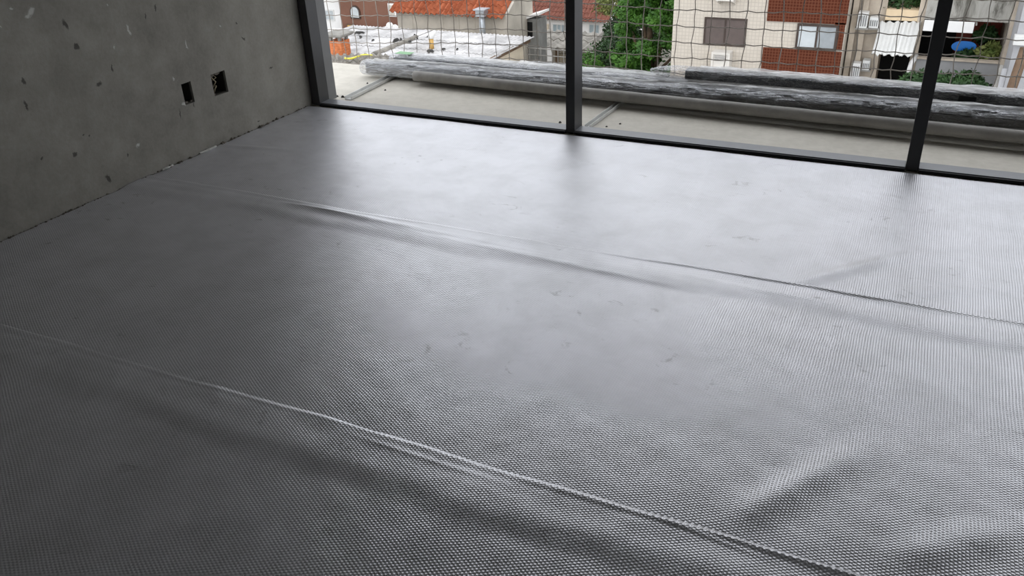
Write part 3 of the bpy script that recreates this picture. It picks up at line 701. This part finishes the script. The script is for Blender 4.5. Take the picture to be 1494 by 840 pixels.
# --- brown house with arched window
Y = 37.0; x0, x1, z0, z1 = prect(497, 4, 583, 46, Y)
bh_ = thing('brown_house', 'brown rendered house with an arched window, far left', 'house', ((x0+x1)/2, Y+2, GZ))
MB().box(x0, x1, Y, Y+5, GZ, z1+0.4).build('wall', 'brown_wall', bh_)
a0, a1, c0, c1 = prect(513, 10, 524, 25, Y)
def arch(x0, x1, z0, z1, Y, d, grow=0.0):
    r = (x1-x0)/2+grow; xm = (x0+x1)/2; zc = z1-(x1-x0)/2
    pts = [(xm-r, Y, z0-grow), (xm+r, Y, z0-grow)]+[(xm+r*math.cos(math.pi*k/8), Y, zc+r*math.sin(math.pi*k/8)) for k in range(9)]
    return MB().prism(pts[::-1], (0, d, 0))
w = arch(a0, a1, c0, c1, Y-.06, .06, .07).build('window', 'frame_brown', bh_); arch(a0, a1, c0, c1, Y-.08, .02).build('pane', 'pane_grey', w)
a0, a1, c0, c1 = prect(507, 35, 517, 45, Y); w = MB().box(a0, a1, Y-.06, Y, c0, c1).build('hatch', 'timber', bh_); MB().box(a0+.06, a1-.06, Y-.075, Y-.06, c0+.06, c1-.06).build('panel', 'ochre', w)
a0, a1, c0, c1 = prect(567, 5, 578, 24, Y); w = MB().box(a0, a1, Y-.05, Y, c0, c1).build('door', 'white_paint', bh_); MB().box(a0+.08, a1-.08, Y-.06, Y-.05, c0+.08, c1-.08).build('panel', 'beige_wall', w)
x0w, x1w, _, zt = prect(440, -4, 496.5, 44, Y)
wh = thing('white_house', 'white house wall left of the brown house', 'house', ((x0w+x1w)/2, Y, GZ))
MB().box(x0w, x1w-.02, Y+.3, Y+5, GZ, zt+.4).build('wall', 'white_paint', wh)
MB().prism([(x0w-.3, Y, zt+.38), (x1w-.02, Y, zt+.38), (x1w-.02, Y, zt+.55), (x0w-.3, Y, zt+.55)], (0, 5.2, 0)).build('roof_slab', 'orange_tile', wh)
a0, a1, c0, c1 = prect(474, 14, 488, 30, Y+.3); wall_win(wh, a0, a1, c0, c1, Y+.3, 'white_metal', 2, 'pane_grey', .06)
for i, (px, py, s) in enumerate([(564, 43, .20), (569, 38, .22), (577, 41, .21), (572, 45, .20)]):   # sacks piled by the brown wall
    p = aty(px, py, Y-.7); mb = MB(); vs = []
    n, mm = 8, 6
    for a in range(mm+1):
        th = math.pi*a/mm
        for k_ in range(n):
            w = 6.283*k_/n; rr = s*(1+.15*math.sin(3*w+i+a)); vs.append(p+Vector((rr*math.sin(th)*math.cos(w), .6*rr*math.sin(th)*math.sin(w), .8*rr*math.cos(th))))
    mb.add(vs, [(a*n+k_, (a+1)*n+k_, (a+1)*n+(k_+1) % n, a*n+(k_+1) % n) for a in range(mm) for k_ in range(n)])
    tag(mb.build('white_sack', 'white_paint', None, True), ['pale sack at the left of the heap by the brown house', 'pale sack on top of the heap by the brown house', 'pale sack at the right of the heap by the brown house', 'pale sack lowest in the heap by the brown house'][i], 'sack', 'sacks by the brown house')
MB()
dk = MB().box(-28, -20.2, 34.6, 36.6, GZ, aty(570, 46, 36).z-.15).build('roof_terrace', 'white_paint'); tag(dk, 'white flat roof terrace in front of the brown house', 'terrace')

# --- beige house with the orange tiled roof
Y = 33.0; EX0, EX1 = aty(581, 40, Y).x, aty(741, 40, Y).x; EZ = aty(660, 17, Y).z
bg_ = thing('beige_house', 'beige rendered house under a bright orange tiled roof', 'house', ((EX0+EX1)/2, Y+3, GZ))
RT = EZ+1.5; DP = 2.6
MB().add([(EX0, Y, GZ), (EX1, Y, GZ), (EX1, Y+DP, GZ), (EX0, Y+DP, GZ), (EX0, Y, EZ), (EX1, Y, EZ), (EX1, Y+DP, RT), (EX0, Y+DP, RT)],
         [(0, 1, 5, 4), (1, 2, 6, 5), (2, 3, 7, 6), (3, 0, 4, 7), (4, 5, 6, 7)]).build('wall', 'beige_wall', bg_)
sl = (RT-EZ)/DP
corrugated(bg_, (EX0-.2, Y-.35, EZ-.35*sl+.10), (EX1-.12, Y-.35, EZ-.35*sl+.10), (EX1-.12, Y+DP, RT+.10), (EX0-.2, Y+DP, RT+.10), 0.27, 0.075, 22, 8, 'orange_tile', name='roof_tile', rough_edge=0.0)
for i in range(1, 7): xx = EX0+(EX1-EX0)*i/7; MB().box(xx-.015, xx+.015, Y-.012, Y, aty(660, 62, Y).z-.6, EZ-.15).build('wall_rib', 'beige_wall', bg_)
p = aty(703, 54, Y-.5); q = aty(703, 20, Y-.5)
fl = thing('metal_flue', 'galvanised metal flue standing against the beige house', 'flue', (p.x, Y-.4, p.z-.4))
MB().tube([(p.x, Y-.4, p.z-.5), (p.x, Y-.4, q.z)], .13, 12).build('pipe', 'galvanised', fl, True)
MB().box(p.x-.2, p.x+.2, Y-.6, Y-.2, q.z-.12, q.z+.12).build('head', 'galvanised', fl); MB().box(p.x-.27, p.x+.27, Y-.67, Y-.13, q.z+.14, q.z+.19).build('cap', 'galvanised', fl)

# --- grey shed beside it
Y = 35.0; x0, x1, z0, z1 = prect(763, 24, 786, 60, Y)
sh = thing('grey_shed', 'narrow grey weathered shed right of the beige house', 'shed', ((x0+x1)/2, Y+1, GZ))
MB().box(x0, x1, Y, Y+.9, GZ, z1-.1).build('wall', 'shed_grey', sh)
MB().hexa([(x0-.1, Y-.1, z1-.2), (x1+.1, Y-.1, z1+.1), (x1+.1, Y+1, z1+.1), (x0-.1, Y+1, z1-.2)], [(x0-.1, Y-.1, z1-.1), (x1+.1, Y-.1, z1+.2), (x1+.1, Y+1, z1+.2), (x0-.1, Y+1, z1-.1)]).build('roof_slab', 'white_paint', sh)
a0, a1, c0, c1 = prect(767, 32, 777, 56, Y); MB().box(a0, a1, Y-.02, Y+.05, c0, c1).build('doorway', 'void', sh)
# --- house with the brick-red roof and white wall, behind the middle post
Y = 45.0; x0, x1, z0, z1 = prect(764, 28, 884, 54, Y); z1 = aty(824, 28, Y).z
rh = thing('red_roof_house', 'white house under a brick-red tiled roof, behind the middle post', 'house', ((x0+x1)/2, Y+3, GZ))
MB().box(x0-1.5, x1, Y, Y+7, GZ, z1).build('wall', 'white_paint', rh)
MB().box(x0, aty(801, 40, Y).x, Y-.25, Y, z0, aty(785, 34, Y).z).build('wall_bay', 'cream_wall', rh)
corrugated(rh, (x0-2, Y-.2, z1-.02), (x1+.3, Y-.2, z1-.02), (x1-.6, Y+4.5, z1+2.2), (x0-1.2, Y+4.5, z1+2.2), 0.22, 0.04, 20, 12, 'red_tile', name='roof_tile')
for (pa, pb, n) in ((806, 826, 3), (859, 875, 2)):
    a0, a1, c0, c1 = prect(pa, 35, pb, 49, Y); wall_win(rh, a0, a1, c0, c1, Y, 'white_metal', n, 'pane_blue', .05)
# grey corrugated roof in front of it and a cluttered yard
Y = 38.0
gs = thing('grey_roof_shed', 'open shed with a grey corrugated roof below the white house', 'shed', (-15.5, Y, GZ))
za, zb = aty(835, 73, 36).z, aty(835, 50, 39).z
gx0, gx1 = aty(783, 70, 36).x, aty(882, 70, 36).x
corrugated(gs, (gx0-.3, 36, za), (gx1, 36, za), (gx1-.3, 39.6, zb), (gx0-1.0, 39.6, zb), 0.42, 0.07, 6, 2, 'old_fibre')
MB().box(gx0-.6, gx1-.4, 39.2, 39.5, GZ, zb-.3).build('rear_wall', 'beige_wall', gs)
for i in range(4): xx = gx0+(gx1-gx0)*(i+.1)/4; MB().box(xx-.07, xx+.07, 36.2, 36.34, GZ, za-.05).build('post', 'timber', gs)
MB().box(gx0+.6, gx1-1.6, 37.2, 37.4, GZ, za-.5).build('partition', 'cream_wall', gs)
yw = thing('yard_wall', 'low grey yard wall with rails behind the bundles, left of the middle post', 'wall', (aty(790, 92, 30).x, 30, GZ))
a0, a1 = aty(768, 92, 30).x, aty(826, 92, 30).x; zt = aty(800, 92, 30).z
MB().box(a0, a1+1.2, 30, 30.2, GZ, zt).build('wall', 'grey_wall', yw)
for i in range(9): xx = a0+.1+i*.24; MB().tube([(xx, 30.1, zt), (xx, 30.1, zt+.55)], .018, 6).build('rail_post', 'cap_grey', yw)
for zz in (.25, .5): MB().tube([(a0, 30.1, zt+zz), (a1+1.1, 30.1, zt+zz)], .02, 6).build('rail', 'cap_grey', yw)

# --- trees
def leaf_mesh(blobs, n, size, seed, droop=0.2):
    rs = np.random.RandomState(seed); vs = []; fs = []
    tot = sum(b_[3]**2 for b_ in blobs)
    for (cx, cy, cz, r, sq) in blobs:
        m_ = int(n*r*r/tot)
        for _ in range(m_):
            d = rs.normal(size=3); d /= np.linalg.norm(d); rad = r*(0.72+0.32*rs.rand())*(1+.16*math.sin(d[0]*7+cx)*math.cos(d[2]*6+d[1]*5))
            p = np.array([cx, cy, cz])+d*rad*np.array([1, 1, sq])
            u = rs.normal(size=3)*.7+np.array([d[1], -d[0], -droop]); u /= np.linalg.norm(u); w = np.cross(u, d+rs.normal(size=3)*.5); w /= (np.linalg.norm(w)+1e-6)
            nn = np.cross(u, w); s = size*rs.uniform(.6, 1.3); b_ = len(vs)
            vs += [tuple(p), tuple(p+u*s*.5+w*s*.28+nn*s*.08), tuple(p+u*s), tuple(p+u*s*.5-w*s*.28+nn*s*.08)]; fs += [(b_, b_+1, b_+2), (b_, b_+2, b_+3)]
    mb = MB(); mb.v = vs; mb.f = fs; return mb
TY = 30.5; tc = aty(948, 40, TY)
tr_ = thing('leafy_tree', 'tall dense green tree left of the cream block of flats', 'tree', (tc.x, TY, GZ))
big_ = [(tc.x+.1, TY, tc.z, 1.30), (tc.x-.55, TY-.2, tc.z-1.2, .85), (tc.x+.6, TY-.3, tc.z-1.0, 1.0), (tc.x-.4, TY, tc.z+.8, .85), (tc.x+.8, TY, tc.z+.9, 1.0), (tc.x+.4, TY-.3, tc.z+1.8, 1.1), (tc.x-.1, TY, tc.z-2.0, 1.0), (tc.x+.9, TY, tc.z-1.9, .9), (tc.x-.6, TY+.3, tc.z-2.6, .9)]
blobs = []
for (bx, by, bz, br) in big_:
    for _ in range(13):
        d = Vector((random.gauss(0, 1), random.gauss(0, 1)-.4, random.gauss(0, 1)+.3)).normalized()
        blobs.append((bx+d.x*br*.8, by+d.y*br*.8, bz+d.z*br*.8, br*random.uniform(.22, .42), random.uniform(.55, .8)))
leaf_mesh(blobs, 46000, 0.15, 3).build('foliage', 'leaf_green', tr_, False, 'stuff')
MB().tube([(tc.x, TY, GZ), (tc.x+.1, TY, tc.z-3), (tc.x, TY, tc.z)], [.28, .22, .10], 8).build('trunk', 'bark', tr_, True)
for (bx, bz) in ((-.8, .2), (.9, .6), (-.3, 1.2), (1.1, -.8)): MB().tube([(tc.x+.05, TY, tc.z-2.2), (tc.x+bx*.5, TY, tc.z-1+bz*.5), (tc.x+bx, TY, tc.z+bz)], [.1, .07, .03], 6).build('branch', 'bark', tr_, True)
def bush(px, py, Y, r, mat, lab, n=900, size=.12, sq=.8, name='shrub', cat='shrub', base=None, seed=1):
    c_ = aty(px, py, Y); bz = c_.z-r*sq if base is None else base
    o = thing(name, lab, cat, (c_.x, Y, bz))
    leaf_mesh([(c_.x, Y, c_.z, r, sq), (c_.x+r*.5, Y-.1*r, c_.z-r*.2, r*.6, sq), (c_.x-r*.55, Y, c_.z-r*.15, r*.65, sq)], n, size, seed).build('foliage', mat, o, False, 'stuff')
    MB().tube([(c_.x, Y, bz), (c_.x, Y, c_.z)], .03, 6).build('stem', 'bark', o, True)
    return o
bush(858, 92, 29, .55, 'leaf_green', 'low green bush right of the middle post', 1400, .10, .7, base=GZ, seed=5)
bush(985, 8, 40, 2.2, 'leaf_dark', 'dark background tree behind the leafy tree', 5000, .22, 1.0, 'background_tree', 'tree', GZ, 8)
bush(905, 78, 34, 1.1, 'leaf_dark', 'dark undergrowth left of the leafy tree, below the red-roofed house', 3000, .16, .9, 'undergrowth', 'shrub', GZ, 12)
bush(908, 44, 38.6, .75, 'leaf_dark', 'dark treetop between the red-roofed house and the leafy tree', 2600, .16, 1.0, 'background_tree', 'tree', GZ, 13)
bush(905, 3, 36, 1.0, 'leaf_pale', 'paler yellow-green treetop above the leafy tree', 2500, .14, .6, 'background_tree', 'tree', GZ, 9)

# --- cream block of flats
Y = 26.0; X0 = aty(981, 50, Y).x; X1 = aty(1233, 50, Y).x; TOP = 6.0
tw = thing('cream_flats', 'cream tiled block of flats with brown tiled panels', 'building', ((X0+X1)/2, Y+4, GZ))
MB().box(X0, X1, Y, Y+9, GZ, TOP).build('wall', 'cream_tile', tw)
for (a, b_, zlo, zhi) in ((1120, 1238, 33, None), (1111, 1226, 160, 72)):
    xa = aty(a, 20 if zhi is None else 95, Y).x; xb = aty(b_, 20 if zhi is None else 95, Y).x
    z0 = aty((a+b_)/2, zlo, Y).z; z1 = aty((a+b_)/2, zhi, Y).z if zhi else z0+1.3
    MB().box(xa, min(xb, X1-.01), Y-.05, Y, z0, z1).build('tile_panel', 'brown_tile', tw)
a0, a1, c0, c1 = prect(1216, 33, 1231, 73, Y); MB().box(a0, min(a1, X1-.01), Y-.05, Y, c0, c1).build('tile_panel', 'brown_tile', tw)
a0, a1, c0, c1 = prect(1027, 26, 1089, 67, Y); wall_win(tw, a0, a1, c0, c1, Y, 'frame_brown', 2, ('shutter_brown', 'shutter_brown'), .05, name='shuttered_window')
w = wall_win(tw, *prect(1162, 35, 1222, 72, Y), Y-.05, 'frame_brown', 2, ('pane_grey', 'pane_dark'), .06)
def window_ac(px0, py0, px1, py1, Y, lab):
    x0, x1, z0, z1 = prect(px0, py0, px1, py1, Y-.35)
    o = thing('window_air_conditioner', lab, 'air conditioner', ((x0+x1)/2, Y-.2, z0), 'window air conditioners on the cream flats')
    MB().bbox(x0, x1, Y-.40, Y, z0, z1, .015).build('casing', 'ac_cream', o)
    mb = MB(); fw = .06; mb.box(x0, x1, Y-.43, Y-.40, z1-fw, z1); mb.box(x0, x1, Y-.43, Y-.40, z0, z0+fw); mb.box(x0, x0+fw, Y-.43, Y-.40, z0+fw, z1-fw); mb.box(x1-fw, x1, Y-.43, Y-.40, z0+fw, z1-fw); mb.build('front_frame', 'ac_cream', o)
    zm = z0+(z1-z0)*.52
    MB().box(x0+.1, x1-.12, Y-.415, Y-.401, zm, z1-.1).build('vent', 'grille', o)
    for i in range(4): zz = zm+(z1-.1-zm)*(i+.5)/4; MB().box(x0+.1, x1-.12, Y-.425, Y-.416, zz-.008, zz+.008).build('louvre', 'ac_cream', o)
    for s in (x0+.04, x1-.04): MB().add([(s-.02, Y, z0-.16), (s+.02, Y, z0-.16), (s+.02, Y, z0), (s-.02, Y, z0), (s-.02, Y-.38, z0), (s+.02, Y-.38, z0), (s+.02, Y-.38, z0-.03), (s-.02, Y-.38, z0-.03)],
                                        [(0, 1, 2, 3), (3, 2, 5, 4), (4, 5, 6, 7), (0, 7, 6, 1), (1, 6, 5, 2), (0, 3, 4, 7)]).build('bracket', 'ac_cream', o)
window_ac(1038, 76, 1065, 101, Y, 'white window air conditioner below the brown shutters')
window_ac(1046, -24, 1072, 1, Y, 'white window air conditioner above the brown shutters, cut by the top')

# --- block with balconies further right
Y = 27.0
fx = lambda px, py=60, yy=27.0: aty(px, py, yy).x
bb = thing('balcony_flats', 'weathered beige block of flats with open balconies at the right', 'building', (fx(1340), Y+4, GZ))
MB().box(X1+.02, fx(1286), Y, Y+8, GZ, TOP).build('wall', 'stone_beige', bb)
for (pa, pb) in ((1238, 1246), (1252, 1260)): MB().box(fx(pa), fx(pb), Y-.18, Y, GZ, TOP).build('pilaster', 'stone_beige', bb)
xl, xr = fx(1286), fx(1466)
MB().box(xl, xr+.2, Y+2.2, Y+8, GZ, TOP).build('rear_wall', 'maroon_wall', bb)
MB().box(fx(1337)-.08, fx(1337)+.10, Y-.1, Y+2.2, GZ, TOP).build('party_wall', 'stone_beige', bb)
zz = lambda py, px=1310: aty(px, py, Y-.1).z
MB().box(xl, fx(1337)-.08, Y-.1, Y+2.2, zz(30), zz(14)).build('floor_beam', 'beam_sand', bb)
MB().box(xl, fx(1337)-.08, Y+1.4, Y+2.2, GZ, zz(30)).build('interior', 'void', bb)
MB().box(xl, fx(1337)-.08, Y+1.6, Y+2.2, zz(14), TOP).build('interior', 'shed_grey', bb)
za = lambda py: aty(1410, py, Y-.1).z
MB().box(fx(1337)+.10, xr, Y-.25, Y+2.2, za(29), za(-20)).build('upper_parapet', 'stained_concrete', bb)
MB().box(fx(1337)+.10, xr, Y-.25, Y-.1, za(127), za(88)).build('balcony_parapet', 'grey_wall', bb)
MB().box(fx(1337)+.10, xr, Y-.1, Y+2.2, za(127)-.1, za(127)+.1).build('balcony_slab', 'grey_wall', bb)
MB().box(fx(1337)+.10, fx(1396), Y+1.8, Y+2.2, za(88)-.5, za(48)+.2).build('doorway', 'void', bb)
MB().box(fx(1337)+.10, xr, Y-.30, Y-.05, za(88), za(85.5)).build('coping', 'stone_beige', bb)
MB().box(fx(1466), fx(1466)+.25, Y-.4, Y+2.2, GZ, TOP).build('party_wall', 'stone_beige', bb)
# white corrugated awning over the dark opening
aw = thing('awning', 'dirty white corrugated awning over the dark opening', 'awning', (fx(1308), Y-.6, zz(80)))
p0 = aty(1272, 79, Y-1.0); p1 = aty(1331, 80, Y-1.0); p2 = aty(1344, 32, Y-.12); p3 = aty(1284, 32, Y-.12)
corrugated(aw, p0, p1, p2, p3, 0.20, 0.05, 4, 1, 'white_metal', thick=.03, rough_edge=.06, name='awning_sheet')
for q in (p0, p1): MB().tube([q, (q.x, Y-.1, q.z+.1)], .02, 6).build('bracket', 'cap_grey', aw)
q0, q1 = aty(1322, 128, Y-.6), aty(1326, 92, Y-.6)
tag(MB().tube([(q0.x, Y-.6, GZ), (q0.x, Y-.6, q1.z-.15), (q0.x+.02, Y-.55, q1.z), (q0.x+.1, Y-.1, q1.z+.1)], .07, 10).build('drain_pipe', 'white_paint', None, True), 'white drain pipe beside the dark opening', 'pipe')
sg = thing('fascia_board', 'white board hung under the stained upper parapet', 'board', (fx(1384), Y-.5, za(48)))
MB().bbox(fx(1347, 40, Y-.5), fx(1421, 40, Y-.5), Y-.5, Y-.44, aty(1384, 47, Y-.5).z, aty(1384, 31, Y-.5).z, .01).build('board', 'white_paint', sg)
for px in (1350, 1418): MB().box(fx(px)-.02, fx(px)+.02, Y-.46, Y-.2, za(33), za(30)).build('hanger', 'cap_grey', sg)
# condensers
def condenser(px0, py0, px1, py1, Y, lab):
    x0, x1, z0, z1 = prect(px0, py0, px1, py1, Y-.3)
    o = thing('condenser_unit', lab, 'air conditioner', ((x0+x1)/2, Y-.15, z0), 'condensers on the beige pilasters')
    MB().bbox(x0, x1, Y-.34, Y, z0, z1, .012).build('casing', 'white_metal', o)
    for i in range(4): a = x0+(x1-x0)*(i+.55)/4.6; MB().box(a, a+(x1-x0)*.11, Y-.352, Y-.341, z0+.06, z1-.08).build('louvre', 'grille', o)
    MB().box(x0-.04, x1+.04, Y-.30, Y, z0-.05, z0-.002).build('shelf', 'cap_grey', o)
condenser(1251, 18, 1266, 41, Y-.19, 'white condenser unit, left of the upper pair')
condenser(1268, 25, 1282, 41, Y-.02, 'white condenser unit, right of the upper pair')
condenser(1241, 92, 1254, 118, Y-.19, 'white condenser unit, left of the lower pair')
condenser(1258, 88, 1269, 102, Y-.02, 'white condenser unit, right of the lower pair')
# blue board
c_ = aty(1409, 68, Y+.5); mb = MB(); n = 20; ring = []
for k_ in range(n):
    a = 6.283*k_/n; ring.append((c_.x-.05+.32*math.copysign(abs(math.cos(a))**.8, math.cos(a)), Y+.5, c_.z+.15*math.sin(a)+.01*math.cos(a)))
bo = thing('blue_board', 'bright blue oval board on the balcony beside the right post', 'board', (c_.x, Y+.5, c_.z-.2))
MB().prism(ring[::-1], (0, .05, 0)).build('board', 'blue_board', bo)
MB().box(c_.x-.03, c_.x+.03, Y+.56, Y+.62, za(127)+.1, c_.z+.1).build('stand', 'cap_grey', bo)
# potted plants on the balcony and hedge below
def potted(px, py, yy, r, mat, lab, seed, base):
    o = bush(px, py, yy, r, mat, lab, 700, .16, .9, 'potted_plant', 'plant', base+.3, seed); c_ = aty(px, py, yy)
    mb = MB(); n = 10; vs = []
    for (rr, z) in ((.13, base+.005), (.19, base+.32), (.16, base+.30)): vs += [(c_.x+rr*math.cos(6.283*k_/n), yy+rr*math.sin(6.283*k_/n), z) for k_ in range(n)]
    mb.add(vs, [tuple(range(n))[::-1], tuple(range(2*n, 3*n))]+[(j*n+k_, j*n+(k_+1) % n, (j+1)*n+(k_+1) % n, (j+1)*n+k_) for j in range(2) for k_ in range(n)])
    mb.build('pot', 'stone_beige', o)
fl_ = za(127)+.1
potted(1446, 76, Y+.35, .27, 'leaf_pale', 'yellow-green potted plant on the balcony, right of the blue board', 21, fl_)
potted(1408, 84, Y+.3, .24, 'leaf_dark', 'dark potted plant below the blue board', 22, fl_)
potted(1439, 50, Y+1.0, .24, 'leaf_dark', 'dark spiky plant higher up by the maroon wall', 23, fl_)
for (px, py, r, s, l) in ((1338, 121, .42, 31, 'dark green hedge bush left of the right post, below the grey parapet'), (1376, 124, .40, 32, 'dark green hedge bush directly right of the right post'), (1412, 122, .45, 33, 'tall dark green bush below the grey parapet')):
    bush(px, py, Y-1.3, r, 'leaf_dark', l, 1800, .13, .75, 'hedge_bush', 'shrub', GZ, s)
bush(1310, -2, Y+.7, .7, 'leaf_dark', 'dark green plants on the balcony above the sand-coloured beam', 1500, .13, .6, 'balcony_plant', 'plant', zz(14), 41)
# white building at the far right edge with brown timbers leaning on it
ww = thing('white_flats', 'white wall of a block at the right edge', 'building', (fx(1500), Y-1, GZ))
wx = fx(1481, 60, 25.0)
MB().box(wx, wx+5, 25.0, 26.5, GZ, TOP).build('wall', 'pale_grey', ww)
p = aty(1488, 58, 24.9); MB().bbox(p.x-.14, p.x+.2, 24.78, 25.0, p.z-.12, p.z+.12, .01).build('wall_fitting', 'white_metal', ww)
for i, (pa, pb, yy, mt, lab) in enumerate([((1474, 135), (1496, 70), 24.2, 'timber', 'thick brown post leaning at the right edge'), ((1458, 133), (1466, 100), 24.6, 'pale_grey', 'pale leaning slat beside the brown post'), ((1449, 135), (1462, 95), 25.0, 'cap_grey', 'grey leaning slat beside the brown post')]):
    a, b_ = aty(*pa, yy), aty(*pb, yy); d = (b_-a); a = a-d*((a.z-GZ)/d.z); r = (.13, .07, .05)[i]
    tag(MB().tube([a, b_], [r, r*.9], 8).build('leaning_post', mt, None, True), lab, 'post', 'posts leaning at the right edge')
